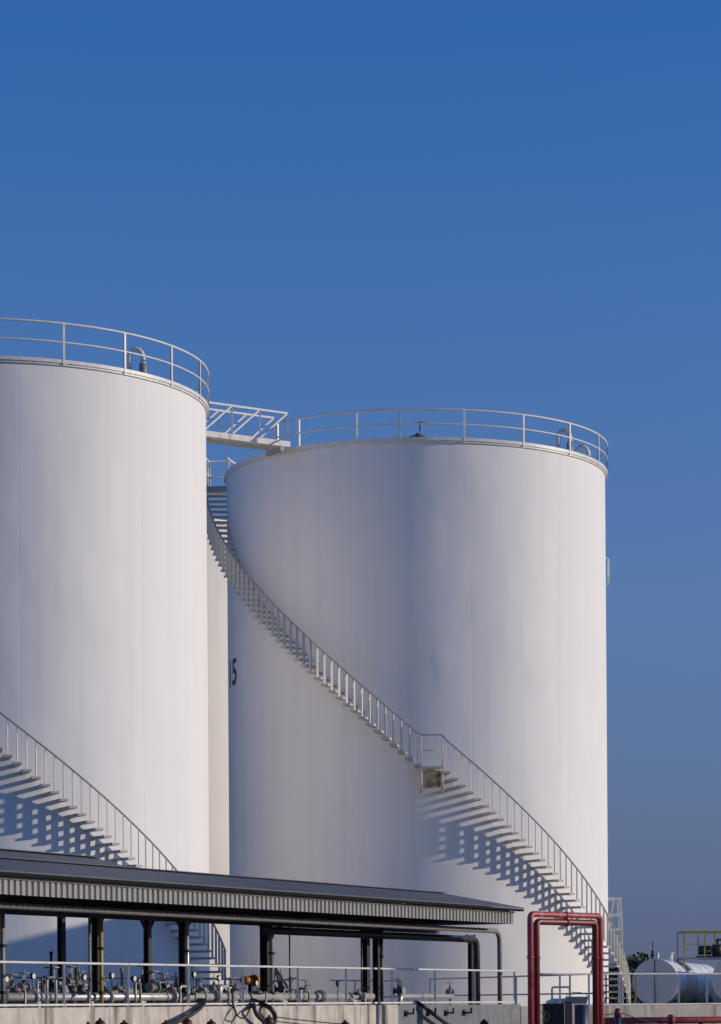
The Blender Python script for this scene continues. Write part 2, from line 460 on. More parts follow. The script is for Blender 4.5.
# black number wrapped round the shell
me = text_mesh('number_marking', '15', 1.36)
for v in me.vertices:
    th = -75.3 + math.degrees(v.co.x*1.08/R); z = LZ+12.3+v.co.y
    v.co = pol(R+.006, th, z)
me.materials.clear(); me.materials.append(M['ink'])
link('number_marking', me, T2)

# third tank behind the gap
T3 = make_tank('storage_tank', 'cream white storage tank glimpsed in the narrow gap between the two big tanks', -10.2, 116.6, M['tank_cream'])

# ------------------------------------------------------------------ bridge between the two tank tops
def bridge():
    A = Vector((-6.55, 94.15, 0)); B = Vector((-2.72, 96.75, 0))
    d = (B-A).normalized(); nn = Vector((-d.y, d.x, 0)); Lh = (B-A).length
    z0 = RIM+.2
    root = thing('footbridge', 'short white truss footbridge joining the tops of the two big tanks', 'footbridge', (A.x, A.y, z0))
    def q(t, w, z): return d*t + nn*w + Vector((0, 0, z))
    b = MB(); b.add([q(t, w, z) for t in (-.1, Lh+.1) for w in (-.42, .42) for z in (0, .05)],
                    [(0,1,3,2),(4,6,7,5),(0,4,5,1),(2,3,7,6),(0,2,6,4),(1,5,7,3)])
    b.build('deck', M['bridge_beam'], root)
    for sgn in (-1, 1):
        b = MB(); w = sgn*.45
        b.bar(q(-.15, w, -.02), q(Lh+.1, w, -.02), .07, .2)
        b.build('side_beam', M['bridge_beam'], root)
        b = MB()
        b.bar(q(0, w, 1.08), q(Lh, w, 1.08), .06, .07)
        b.build('top_chord', M['rail_white'], root)
        n = 4; pm = MB(); pm.bar((0,0,.08), (0,0,1.06), .065, .065); pme = pm.mesh('truss_post'); pme.materials.append(M['rail_white'])
        for k in range(n+1):
            link('truss_post', pme, root, q(Lh*k/n, w, 0))
        dm = MB(); dm.bar(q(.03, 0, .1), q(Lh/n-.03, 0, 1.05), .05, .055); dme = dm.mesh('diagonal_brace'); dme.materials.append(M['rail_white'])
        for k in range(n):
            link('diagonal_brace', dme, root, q(Lh*k/n, w, 0))
    b = MB(); b.bar(q(Lh-.25, -.5, -.22), q(Lh-.25, .5, -.22), .14, .16); b.bar(q(.25, -.5, -.22), q(.25, .5, -.22), .14, .16)
    b.build('bearing', M['rail_grey'], root)
bridge()

# ------------------------------------------------------------------ canopies
E0 = Vector((-7.19, 54.0, 0)); E1 = Vector((4.36, 76.9, 0))
ed = (E1-E0).normalized(); en = Vector((-ed.y, ed.x, 0)); EL = (E1-E0).length
def E(t, w, z): return E0 + ed*t + en*w + Vector((0, 0, EYE+z))
def canopy(label, t0, t1, w0, zf, width, rise, cols, fasc=True):
    root = thing('canopy', label, 'canopy', E(t1, w0+width/2, FLOOR-EYE), 'loading canopies')
    inv = Vector(root.location)
    def q(t, w, z): return E(t, w, z) - inv
    zb = zf; zt = zf+.34; ov = .22           # fascia bottom / top, sheet overhang
    # two sloping roof sheets with thickness and ribs
    b = MB()
    rt = zt+.09; apex = rt+rise; th = .035
    for (wa, wb) in ((w0-ov, w0+width/2), (w0+width/2, w0+width+ov)):
        za, zc = (rt, apex) if wa < w0 else (apex, rt)
        tl, tr = t0, t1+.28
        vs = [q(tl,wa,za), q(tr,wa,za), q(tr,wb,zc), q(tl,wb,zc)]
        vs2 = [v+Vector((0,0,th)) for v in vs]
        b.add(vs+vs2, [(3,2,1,0),(4,5,6,7),(0,1,5,4),(1,2,6,5),(2,3,7,6),(3,0,4,7)])
    b.build('roof', M['roof_sheet'], root)
    b = MB(); b.bar(q(t0, w0+width/2, apex+.045), q(t1+.27, w0+width/2, apex+.045), .3, .02); b.build('ridge_cap', M['roof_sheet'], root)
    # corrugated fascia, front, back and gable
    def corr(a, bb, z0, z1, name):
        b = MB(); a = Vector(a); bb = Vector(bb); d = (bb-a).normalized(); nn = Vector((d.y, -d.x, 0)); L = (bb-a).length
        pitch = .215; vs = []; t = 0; prof = []
        while t < L:
            prof += [(t, 0), (t+.10, 0), (t+.125, .045), (t+.19, .045)]; t += pitch
        prof = [p for p in prof if p[0] <= L]
        for (s, o) in prof:
            p = a + d*s - nn*o
            vs += [p+Vector((0,0,z0)), p+Vector((0,0,z1))]
        b.add(vs, [(2*i, 2*i+2, 2*i+3, 2*i+1) for i in range(len(prof)-1)])
        o = b.build(name, M['fascia'], root)
        s = o.modifiers.new('thick', 'SOLIDIFY'); s.thickness = .012; s.offset = 1
        return o
    P0 = q(t0, w0, 0); P1 = q(t1, w0, 0); P2 = q(t1, w0+width, 0); P3 = q(t0, w0+width, 0)
    corr(P0, P1, zb, zt, 'fascia'); corr(P1, P2, zb, zt, 'fascia'); corr(P2, P3, zb, zt, 'fascia')
    b = MB()
    b.bar(q(t0, w0-.16, zt+.05), q(t1+.26, w0-.16, zt+.05), .14, .06)
    b.bar(q(t0, w0+width+.16, zt+.05), q(t1+.26, w0+width+.16, zt+.05), .14, .06)
    b.build('gutter', M['black_gutter'], root)
    b = MB(); b.bar(q(t0, w0-.03, zt-.012), q(t1, w0-.03, zt-.012), .045, .05); b.build('flashing', M['fascia'], root)
    # gable infill
    b = MB(); b.add([q(t1, w0+.05, zt+.02), q(t1, w0+width-.05, zt+.02), q(t1, w0+width/2, apex-.02),
                     q(t1-.03, w0+.05, zt+.02), q(t1-.03, w0+width-.05, zt+.02), q(t1-.03, w0+width/2, apex-.02)],
                    [(0,1,2),(5,4,3),(0,3,4,1),(1,4,5,2),(2,5,3,0)])
    b.build('gable', M['dark_steel'], root)
    # steel under the roof
    b = MB(); b.bar(q(t0, w0+width/2, zb-.16), q(t1-.1, w0+width/2, zb-.13), .16, .22)
    beam = b.build('beam', M['dark_steel'], root)
    b = MB(); b.bar(q(t0, w0+.2, zb+.14), q(t1-.1, w0+.2, zb+.14), .1, .16); b.bar(q(t0, w0+width-.2, zb+.14), q(t1-.1, w0+width-.2, zb+.14), .1, .16)
    b.build('beam', M['dark_steel'], root)
    k = t0+1
    am = MB()
    while k < t1:
        am.bar(q(k, w0+.15, zb+.12), q(k, w0+width-.15, zb+.12), .1, .18); k += 2.1
    am.build('rafter', M['dark_steel'], root)
    for px, wd_ in cols:
        t, X, Y = on_line(px, (E0+en*(w0+width/2)), ed)
        base = Vector((X, Y, FLOOR)) - inv; top = zb+EYE-.236-inv.z
        b = MB(); hw = wd_/2
        rot = Matrix.Translation(base) @ Matrix.Rotation(math.atan2(ed.y, ed.x), 4, 'Z')
        b.box(-hw, hw, -hw, -hw+.03, 0, top, rot); b.box(-hw, hw, hw-.03, hw, 0, top, rot); b.box(-.015, .015, -hw+.03, hw-.03, 0, top, rot)
        c = b.build('column', M['dark_steel'], root)
        b = MB(); b.box(-.2, .2, -.2, .2, 0, .03, rot); b.build('base_plate', M['dark_steel'], c)
        b = MB()
        for s in (-1, 1):
            b.bar(base+ed*(s*.3)+Vector((0,0,top+.01)), base+ed*(s*.06)+Vector((0,0,top-.27)), .045, .05)
        b.build('knee_brace', M['dark_steel'], c)
    return root
canopy('long low canopy with dark sloping roof and ribbed grey fascia, in front of the tanks', -16, EL, 0, 2.25, 4.7, .48,
       [(97, .16), (148, .14), (184, .18), (266, .22), (366, .18), (377, .17), (471, .13)])
canopy('second dark roofed canopy peeping above the long canopy at far left', -6, 14.4, 5.0, 2.78, 4.2, .62, [(62, .16)])

# ------------------------------------------------------------------ walls and guard rails
def wall(name, a, bb, label, mat, z1, thick=.25, seg=None):
    d = (bb-a).normalized(); nn = Vector((-d.y, d.x, 0))
    b = MB(); vs = []
    b.add([p + nn*w + Vector((0,0,z)) for p in (a, bb) for w in (0, thick) for z in (-.1, z1)],
          [(0,1,3,2),(4,6,7,5),(0,4,5,1),(2,3,7,6),(0,2,6,4),(1,5,7,3)])
    o = b.build(name, mat); tag(o, label, 'wall'); return o
pl_t = on_line(398, W0, wd)[0]
wall('concrete_wall', WA, W0+wd*pl_t, 'stained concrete retaining wall below the white railing and canopy', M['concrete'], EYE-.03)
wall('steel_wall', W0+wd*(pl_t+.004), W1, 'bluish grey steel clad wall between the concrete wall and the red pipes', M['steel_plate'], EYE-.04)
wall('concrete_wall', W1+Vector((.02,.0,0)), WB, 'pale low concrete wall under the railing beside the horizontal tanks', M['concrete'], EYE-.1)
# brackets on the steel wall
for k, px in enumerate((406, 428, 446, 464)):
    t, X, Y = on_line(px, W0, wd); p = Vector((X, Y, EYE-.26))
    b = MB(); b.bar(p, p-wn*.22, .1, .05); b.bar(p-wn*.22-Vector((0,0,.02)), p-wn*.22+Vector((0,0,.14)), .05, .05); b.bar(p-wn*.012-wd*.1, p-wn*.012+wd*.1, .02, .16)
    o = b.build('wall_bracket', M['dark_steel'])
    tag(o, ['dark bracket on the steel wall, nearest the concrete wall', 'second dark bracket along the steel wall from the concrete', 'third dark bracket along the steel wall from the concrete', 'dark bracket on the steel wall, closest to the red pipes'][k], 'bracket', 'brackets on the steel wall')

def railing(label, pts_post, top, bot, mat, z0, extra=None, name='guard_railing', group=None, r=.028):
    root = thing(name, label, 'railing', (pts_post[0].x, pts_post[0].y, z0), group)
    inv = Vector(root.location)
    for h, nm in ((top, 'top_rail'), (bot, 'bottom_rail')):
        if h is None: continue
        b = MB(); b.tube([p-Vector((inv.x, inv.y, 0))+Vector((0,0,h)) for p in pts_post], r, 8); b.build(nm, mat, root)
    pm = MB(); pm.bar((0,0,-.06), (0,0,top), r*1.9, r*1.9); me = pm.mesh('post'); me.materials.append(mat)
    for p in pts_post: link('post', me, root, (p.x-inv.x, p.y-inv.y, 0))
    return root
front_px = [64, 128, 188, 243, 298, 346, 392, 435, 475]
ts = [on_line(px, W0+wn*.12, wd)[0] for px in front_px]
pts = [W0+wn*.12+wd*t for t in [ts[0]-2.4*k for k in range(5, 0, -1)] + ts + [(W1-W0).length-.15]]
railing('long white pipe railing on top of the stained concrete wall', pts, .95, .055, M['rail_white'], EYE-.03)
rd = (WB-W1).normalized(); rn = Vector((-rd.y, rd.x, 0))
rp = []
for px in (531, 560, 589, 619, 650, 679, 707, 733):
    t, X, Y = on_line(px, W1+rn*.14, rd); rp.append(Vector((X, Y, 0)))
for k in range(1, 4): rp.append(rp[7]+rd*(1.15*k))
railing('white pipe railing on the low wall in front of the horizontal tanks', rp, .93, .03, M['rail_white'], EYE-.1)
# dark railing at the back, between the canopy and the red pipes
a = P(430, 981.5, 94.3); bb = P(606, 971, 80); 
bp = [Vector((a.x, a.y, 0)).lerp(Vector((bb.x, bb.y, 0)), k) for k in (0, .26, .53, .82, 1)]
railing('dark pipe railing running in front of the stair tank behind the red pipes', bp, 1.2, .62, M['rail_grey'], FLOOR, r=.024)
t0, X0, Y0 = on_line(20, W0+wn*6.6, wd)
bp = [W0+wn*6.6+wd*(t0-4+3.1*k) for k in range(9)]
railing('thin grey railing at the back of the pipe deck under the canopy', bp, 1.05, .55, M['rail_grey'], FLOOR+.02, r=.02)

# ------------------------------------------------------------------ pipes
def Wp(px, off, z):
    t, X, Y = on_line(px, W0+wn*off, wd); return Vector((X, Y, EYE+z))
def pipe(name, label, pts, r, mat, flanges=(), cat='pipe', n=14, group=None, parent=None):
    b = MB(); b.tube(pts, r, n); o = b.build(name, mat)
    tag(o, label, cat, group)
    for (p, d) in flanges:
        b = MB(); d = Vector(d).normalized(); p = Vector(p)
        b.tube([p-d*.035, p-d*.004], r*1.75, 14); b.tube([p+d*.004, p+d*.035], r*1.75, 14); b.build('flange', mat, o)
    return o
# overhead pipes under the eave, bending down at the right end
def Ep(px, w, z):
    t, X, Y = on_line(px, E0+en*w, ed); return Vector((X, Y, EYE+z))
pts = bend([E(-15, .75, 2.07), Ep(500, .75, 2.07), Ep(500, .75, -.33)], .35)
o = pipe('overhead_pipe', 'grey pipe hung under the canopy eave, bending down past the canopy end', pts, .07, M['pipe_grey'])
pts = bend([Ep(266, 1.75, 1.86), Ep(477, 1.75, 1.86), Ep(477, 1.75, -.33)], .3)
pipe('overhead_pipe', 'dark pipe under the canopy, bending down just inside the canopy end', pts, .1, M['pipe_dark'])
# risers beside columns
for px, w, r, mat, lab in ((3, 2.0, .055, 'pipe_grey', 'slim grey riser pipe at the left border under the canopy'),
                     (90, 2.1, .03, 'pipe_grey', 'thin dark riser left of the first thick canopy column'),
                     (101.5, 2.0, .05, 'yellow', 'faded yellow riser pipe against the canopy column'),
                     (187.5, 2.05, .05, 'pipe_silver', 'pale riser pipe beside the canopy column by the stair foot'),
                     (272, 2.0, .06, 'pipe_grey', 'grey riser pipe with clamps right of the middle canopy column'),
                     (290, 2.0, .022, 'pipe_dark', 'thin dark conduit hanging from the canopy in its middle bay'),
                     (362, 2.1, .03, 'pipe_dark', 'thin dark riser left of the paired canopy columns'),
                     (382, 2.1, .045, 'pipe_dark', 'dark riser right of the paired canopy columns')):
    top = Ep(px, w, 2.1); bot = Ep(px, w, -.34)
    b = MB(); pts = [bot, top] if px != 272 else bend([bot, Ep(px, w, 1.85), Ep(px+9, w, 1.95)], .2)
    b.tube(pts, r, 10); o = b.build('riser_pipe', M[mat]); tag(o, lab, 'pipe', 'riser pipes under the canopy')
    if r > .04:
        for z in (.3, 1.3):
            b = MB(); b.cyl(Ep(px, w, 0), r*1.5, EYE+z-.03, EYE+z+.03, 12); b.build('clamp', M['dark_steel'], o)
# white header pipe on the deck with its supports
hz = .2
hp = [Wp(-60, 1.5, hz), Wp(372, 1.5, hz)]
hd = (hp[1]-hp[0]).normalized()
fl = [(Wp(px, 1.5, hz), hd) for px in (33, 108, 172, 214, 320)]
pipe('header_pipe', 'long silver white header pipe lying behind the railing', hp, .1, M['pipe_silver'], fl)
hp2 = [Wp(-60, 2.6, .02), Wp(300, 2.6, .02)]
pipe('header_pipe', 'darker second header pipe low behind the silver one', hp2, .1, M['pipe_dark'])
hp3 = [Wp(-60, 3.6, .35), Wp(210, 3.6, .35)]
pipe('header_pipe', 'grey rear header pipe carrying the left valves', hp3, .07, M['rail_grey'])
b = MB(); b.tube(bend([Wp(400, 1.5, -.3), Wp(400, 1.5, .2), Wp(452, 1.5, .2)], .12), .07, 12); o = b.build('elbow_pipe', M['pipe_silver'])
tag(o, 'short white elbow pipe above the steel wall', 'pipe')
sup = MB(); sup.box(-.16, .16, -.14, .14, 0, .05); sup.box(-.03, .03, -.1, .1, .05, .42); sup.box(-.12, .12, -.1, .1, .42, .447)
sme = sup.mesh('pipe_support'); sme.materials.append(M['rail_white'])
for k, px in enumerate((36, 90, 140, 196, 232, 282, 352)):
    o = link('pipe_support', sme, None, Wp(px, 1.5, -.35)); o.rotation_euler.z = math.atan2(wd.y, wd.x)
    tag(o, 'small white pedestal carrying the silver header pipe', 'pipe support', 'pipe pedestals')

# valves: flanged body, bonnet, stem and handwheel
def valve_proto():
    root = thing('gate_valve', 'x', 'valve', (0,0,0), 'valves on the pipe deck')
    b = MB(); b.tube([(-.2,0,.0),(-.1,0,.0),(0,0,.0),(.1,0,.0),(.2,0,.0)], [.07,.08,.13,.08,.07], 12); b.cyl((0,0), .09, .05, .25, 12, .06)
    b.build('valve_body', M['valve_dark'], root)
    for s in (-.2, .2):
        b = MB(); b.tube([(s-.02,0,0),(s+.02,0,0)], .15, 14); b.build('flange', M['rail_grey'], root)
    b = MB(); b.bar((-.06,0,.24), (-.05,0,.42), .025, .03); b.bar((.06,0,.24), (.05,0,.42), .025, .03); b.tube([(0,0,.2),(0,0,.62)], .02, 8); b.build('stem', M['galv'], root)
    b = MB(); rw = .17
    b.tube([(rw*math.cos(a), rw*math.sin(a), .46) for a in [2*math.pi*k/16 for k in range(16)]], .018, 6, closed=True)
    for k in range(3):
        a = math.pi*k/3; b.tube([(rw*math.cos(a), rw*math.sin(a), .46), (-rw*math.cos(a), -rw*math.sin(a), .46)], .013, 6)
    b.build('handwheel', M['galv'], root)
    return root
vp = valve_proto(); first = True
vspots = [(12, 3.6, .35, 0, 1), (24, 1.5, .42, 0, .8), (52, 3.0, .42, 90, 1.25), (58, 2.4, .3, 0, .9), (71, 2.4, .55, 0, .95), (79, 3.6, .4, 90, 1.1), (90, 2.2, .28, 0, .9),
          (104, 2.0, .3, 0, .8), (144, 2.0, .5, 80, 1.15), (153, 1.5, .42, 0, 1.0), (163, 2.6, .4, 90, 1), (176, 1.9, .35, 0, .9), (201, 2.2, .3, 0, .8),
          (214, 1.6, .4, 0, .7), (231, 2.3, .3, 90, 1.0), (262, 2.4, .35, 0, .8), (281, 2.3, .4, 90, 1.0), (399, 1.8, .35, 90, .9), (450, 1.7, .33, 0, .7)]
vlab = ['grey wheel valve at the left border under the canopy', 'small wheel valve between the left border and the first railing post', 'tall wheel valve just left of the first railing post',
        'wheel valve hidden low behind the first railing post', 'high set wheel valve just right of the first railing post', 'rear wheel valve left of the thin dark riser',
        'low wheel valve at the foot of the thin dark riser', 'small wheel valve at the foot of the yellow riser', 'wheel turned side on, left of the pedestal group by the second column',
        'wheel valve on the silver header left of the stair foot', 'rear side-on valve before the dark column', 'wheel valve just left of the column by the stair foot',
        'small low valve in front of the stair treads', 'smallest wheel valve on the silver header below the stair', 'side-on valve at the foot of the curved stair handrail',
        'small valve right of the orange actuator', 'side-on valve beside the thin hanging conduit', 'side-on valve at the white elbow pipe', 'tiny wheel valve at the right tip of the white elbow pipe']
for (px, off, z, rz, s), lab in zip(vspots, vlab):
    o = vp if first else copy_tree(vp); first = False
    o.location = Wp(px, off, z); o.rotation_euler.z = math.atan2(wd.y, wd.x) + R_(rz); s *= .82; o.scale = (s, s, s); o['label'] = lab
    # each valve stands on its own branch pipe: a child of the valve
    b = MB(); b.tube([(0,0,-.1), (0,0,(-.35-z)/s)], .05, 8); b.build('branch_pipe', M['pipe_dark'], o)
# pressure gauges on thin stems, small pumps, cross pipes
glab = ['round gauge on a stem near the left border', 'round gauge between the left border and the tall valve', 'round gauge just before the first riser pipe', 'round gauge right of the yellow riser',
        'round gauge beside the second railing post', 'round gauge left of the stair treads', 'round gauge in front of the stair handrail', 'round gauge left of the middle canopy column',
        'round gauge before the tripod pipe stand', 'round gauge over the end of the silver header pipe']
for (px, off, z), lab in zip(((6, 2.2, .55), (33, 2.0, .62), (84, 1.8, .6), (112, 2.3, .66), (134, 1.8, .58), (194, 1.9, .7), (219, 2.0, .62), (256, 1.9, .5), (291, 2.2, .6), (338, 1.9, .5)), glab):
    p = Wp(px, off, -.34); root = thing('gauge', lab, 'gauge', p, 'gauges on the pipe deck'); h = z+.34
    b = MB(); b.tube([(0,0,0), (0,0,h)], .016, 6); b.cyl((0,0), .045, 0, .03, 10); b.tube([(0,0,h*.6), (.12,0,h*.6)], .013, 6); b.build('stem', M['galv'], root)
    b = MB(); f = Vector((-wn.x, -wn.y, 0)); b.tube([Vector((0,0,h+.05))-f*.03, Vector((0,0,h+.05))+f*.03], .075, 14); g_ = b.build('dial_case', M['dark_steel'], root)
    b = MB(); b.tube([Vector((0,0,h+.05))+f*.031, Vector((0,0,h+.05))+f*.035], .062, 14); b.build('dial_face', M['rail_white'], g_)
plab2 = ['small dark pump behind the silver header near the left border', 'small dark pump between the first and second railing posts', 'small dark pump just left of the stair foot', 'small dark pump right of the stair foot', 'small dark pump before the tripod pipe stand']
for (px, off), lab in zip(((38, 2.3), (116, 2.6), (170, 2.2), (240, 2.6), (297, 2.0)), plab2):
    p = Wp(px, off, -.35); root = thing('transfer_pump', lab, 'pump', p, 'transfer pumps on the pipe deck'); root.rotation_euler.z = math.atan2(wd.y, wd.x)
    b = MB(); b.box(-.42, .42, -.16, .16, 0, .1); b.tube([(-.4,0,.32), (.02,0,.32)], .15, 12)
    for k in range(5): b.tube([(-.36+.08*k,0,.32), (-.34+.08*k,0,.32)], .17, 12)
    b.build('motor', M['valve_dark'], root)
    b = MB(); b.tube([(.12,0,.32), (.3,0,.32)], .19, 14); b.tube([(.21,0,.4), (.21,0,.78)], .06, 10); b.tube([(.21,0,.76), (.21,0,.8)], .11, 12); b.tube([(.28,0,.32), (.5,0,.32)], .06, 10); b.build('pump_casing', M['rail_grey'], root)
    b = MB(); b.tube([(.0,0,.32), (.13,0,.32)], .05, 8); b.build('coupling', M['orange'] if px == 116 else M['galv'], root)
clab = ['thin cross pipe at the left border behind the railing', 'thin cross pipe near the tall dark stand pipe', 'thin cross pipe right of the yellow riser', 'thin cross pipe left of the stair column',
        'thin cross pipe under the stair treads', 'thin cross pipe before the middle canopy column', 'thin cross pipe beside the hanging conduit']
for (px, dx, z), lab in zip(((18, 12, .3), (66, 9, .48), (110, 14, .36), (160, 12, .55), (205, 10, .44), (244, 16, .3), (284, 12, .38)), clab):
    b = MB(); b.tube(bend([Wp(px, 1.7, -.33), Wp(px, 1.7, z), Wp(px+dx, 2.4, z), Wp(px+dx, 2.4, -.33)], .08), .024, 8)
    o = b.build('cross_pipe', M['galv']); tag(o, lab, 'pipe', 'thin cross pipes on the deck')
# small hand valves on thin branches
hv = None
hlab = ['tiny lever valve at the far left of the pipe deck', 'tiny lever valve behind the short white stand pipe', 'tiny lever valve between the first railing post and the thin riser', 'tiny lever valve left of the slim yellow stand pipe',
        'tiny lever valve right of the second railing post', 'tiny lever valve left of the white pipe loop', 'tiny lever valve right of the stair column', 'tiny lever valve right of the stair foot',
        'tiny lever valve left of the middle column', 'tiny lever valve between tripod stand and the third bay', 'tiny lever valve near the paired columns']
for (px, off, z, rz), lab in zip(((16, 1.2, .35, 20), (42, 2.7, .55, 70), (82, 1.25, .3, -30), (118, 1.3, .4, 15), (138, 1.25, .52, 80), (172, 1.3, .38, 10), (192, 1.25, .28, -60), (236, 1.3, .42, 35), (258, 1.25, .3, 0), (305, 1.3, .35, 60), (358, 1.25, .28, 15)), hlab):
    if hv is None:
        hv = thing('hand_valve', lab, 'valve', (0,0,0), 'lever valves on the deck')
        b = MB(); b.tube([(-.1,0,0), (.1,0,0)], .05, 10); b.cyl((0,0), .03, 0, .1, 8); b.build('valve_body', M['valve_dark'], hv)
        b = MB(); b.bar((-.02,0,.1), (.26,0,.15), .035, .015); b.build('lever', M['dark_red'], hv)
        b = MB(); b.tube([(-.09,0,0), (-.22,0,0), (-.22,0,-.75)], .03, 8); b.tube([(.09,0,0), (.2,0,0), (.2,0,-.75)], .03, 8); b.build('branch_pipe', M['galv'], hv); o = hv
    else: o = copy_tree(hv); o['label'] = lab
    o.location = Wp(px, off, z); o.rotation_euler.z = R_(rz)
# orange actuator
p = Wp(250, 2.2, .62); root = thing('actuator', 'orange motor actuator standing on the pipe deck near the stair foot', 'actuator', p)
b = MB(); b.tube([-wd*.32, wd*.18], .11, 12); b.tube([wd*.18, wd*.3], .15, 12); b.build('motor', M['orange'], root)
b = MB(); b.tube([(0,0,-.1), (0,0,-.97)], .05, 8); b.cyl((0,0), .14, -.4, -.34, 12); b.build('stand', M['dark_steel'], root)
# white looped pipes
for k, (px, w_, lab) in enumerate(((184, 1.25, 'white pipe loop left of the stair foot'), (51, 1.3, 'thin pipe loop left of the first railing post'), (224, 1.1, 'pipe loop under the stair handrail end'))):
    a = Wp(px-4, w_, -.33); c = Wp(px+5, w_, -.33); hh = .78 if k != 1 else .95
    b = MB(); b.tube(bend([a, a+Vector((0,0,hh)), c+Vector((0,0,hh)), c], .1), .035, 8); o = b.build('pipe_loop', M['pipe_silver']); tag(o, lab, 'pipe', 'pipe loops')
# slim stand pipes
for px, w_, top, mat, lab in ((45, 1.6, .5, 'rail_white', 'short white stand pipe left of the tall valve'), (51.5, 2.6, 1.25, 'dark_steel', 'tall dark stand pipe rising from the valve group'),
                        (76, 3.4, 1.0, 'dark_steel', 'dark stand pipe right of the first railing post'), (91, 1.5, .85, 'rail_white', 'white stand pipe before the thin riser'),
                        (122, 2.8, .9, 'yellow', 'slim yellow stand pipe before the second railing post'), (149.5, 2.2, .95, 'yellow', 'yellow stand pipe beside the second column')):
    b = MB(); p = Wp(px, w_, -.34); b.tube([p, Vector((p.x, p.y, EYE+top))], .03, 8); b.cyl(p, .08, p.z, p.z+.03, 10); b.cyl((p.x, p.y), .045, EYE+top-.06, EYE+top, 8)
    o = b.build('stand_pipe', M[mat]); tag(o, lab, 'pipe', 'stand pipes')
# tripod frame and crossbars right of the middle column
b = MB(); a = Wp(276, 2.6, .95)
for px in (268, 285, 306): b.tube([a, Wp(px, 2.6, -.33)], .03, 6)
b.tube([Wp(270, 2.6, .6), Wp(298, 2.6, .7)], .025, 6)
o = b.build('pipe_stand', M['dark_steel']); tag(o, 'dark tripod pipe stand right of the middle canopy column', 'stand')

# ------------------------------------------------------------------ hoses and posts before the wall
def hose(label, pts, r=.045):
    cs = []
    p = [Vector(v) for v in pts]; p = [p[0]*2-p[1]] + p + [p[-1]*2-p[-2]]
    for i in range(1, len(p)-2):
        for k in range(8):
            t = k/8
            cs.append(.5*((2*p[i]) + (p[i+1]-p[i-1])*t + (2*p[i-1]-5*p[i]+4*p[i+1]-p[i+2])*t*t + (3*p[i]-p[i-1]-3*p[i+1]+p[i+2])*t**3))
    cs.append(p[-2])
    b = MB(); b.tube(cs, r, 8); o = b.build('hose', M['black']); tag(o, label, 'hose', 'black hoses over the wall')
def fw(px, py, off=-.25):
    t, X, Y = on_line(px, W0+wn*off, wd); d = Y
    return Vector((X, Y, EYE + (CY-py-ROLL*(px-CX))/F*d))
hose('pair of black hoses swooping down the concrete wall, the upper one', [fw(198, 1000, .6), fw(205, 1001, .1), fw(199, 1009), fw(186, 1018), fw(168, 1026), fw(150, 1036)])
hose('lower of the two black hoses swooping down the concrete wall', [fw(196, 1001, .6), fw(203, 1003, .1), fw(192, 1013, -.3), fw(180, 1019, -.3), fw(160, 1030, -.3)], .035)
hose('thin black hose looping below the white railing', [fw(232, 990, .5), fw(233, 1003, .1), fw(237, 1015), fw(244, 1018), fw(249, 1010, -.2), fw(252, 998, .3)], .02)
hose('thick black hose arching down the wall beside the actuator', [fw(252, 1000, .6), fw(262, 1004, .05), fw(271, 1009), fw(275, 1018), fw(272, 1030), fw(268, 1045)], .06)
hose('black hose hanging left of the thick arched one', [fw(254, 1003, .5), fw(254, 1007, -.2), fw(257, 1015), fw(265, 1023), fw(274, 1032)], .05)
hose('thin black cable hanging from the wall at the left of the long hose run', [fw(228, 1003, .1), fw(236, 1012, -.2), (fw(232, 1022, -.2)), fw(228, 1034, -.2)], .015)
hose('black hose running diagonally down the bluish steel wall', [fw(416, 1002, .2), fw(423, 1006, -.15), fw(432, 1013), fw(441, 1020), fw(455, 1030)], .055)
hose('thin black line sagging from the thick hose to the steel wall', [fw(276, 1017), fw(300, 1020), fw(330, 1023), fw(345, 1024)], .014)
# dark red stub posts in front of the wall
pr = [(100, 1018), (124, 1020), (166, 1020), (187, 1017), (211, 1019), (269, 1015), (88, 1022), (345, 1020), (484, 1019)]
plab = ['dark red hydrant head before the wall right of the first railing post', 'dark red hydrant head below the second railing post', 'dark red hydrant head left of the hose pair',
        'dark red hydrant head under the hose pair', 'dark red hydrant head right of the hose pair', 'tall dark red hydrant head inside the thick hose bend',
        'leftmost low black hydrant head before the concrete wall', 'black hydrant head near the end of the concrete wall', 'black hydrant head before the steel wall']
def post_proto():
    root = thing('hydrant', 'x', 'hydrant', (0,0,0), 'hydrants before the wall')
    b = MB(); b.cyl((0,0), .075, 0, 1.3, 14); b.cyl((0,0), .12, 0, .05, 14); b.build('barrel', M['hydrant_red'], root)
    b = MB(); b.lathe([(.0, 1.52), (.05, 1.51), (.09, 1.47), (.105, 1.4), (.105, 1.3), (.08, 1.28)], 16, smooth=True); b.cyl((0,0), .03, 1.5, 1.56, 6); b.build('cap', M['hydrant_red'], root)
    b = MB(); b.tube([(.05,0,1.15),(.2,0,1.15)], .05, 10); b.tube([(.19,0,1.15),(.23,0,1.15)], .065, 10); b.build('outlet', M['hydrant_red'], root)
    return root
hp_ = post_proto(); first = True
for (px, py), lab in zip(pr, plab):
    o = hp_ if first else copy_tree(hp_); first = False
    t, X, Y = on_line(px, W0-wn*.75, wd)
    top = EYE + (CY-py-ROLL*(px-CX))/F*Y
    o.location = (X, Y, 0); o.scale = (1.15, 1.15, top/1.56); o.rotation_euler.z = random.uniform(0, 6); o['label'] = lab
    if 'black' in lab:
        for ch in o.children:
            ch.data = ch.data.copy(); ch.data.materials[0] = M['black']

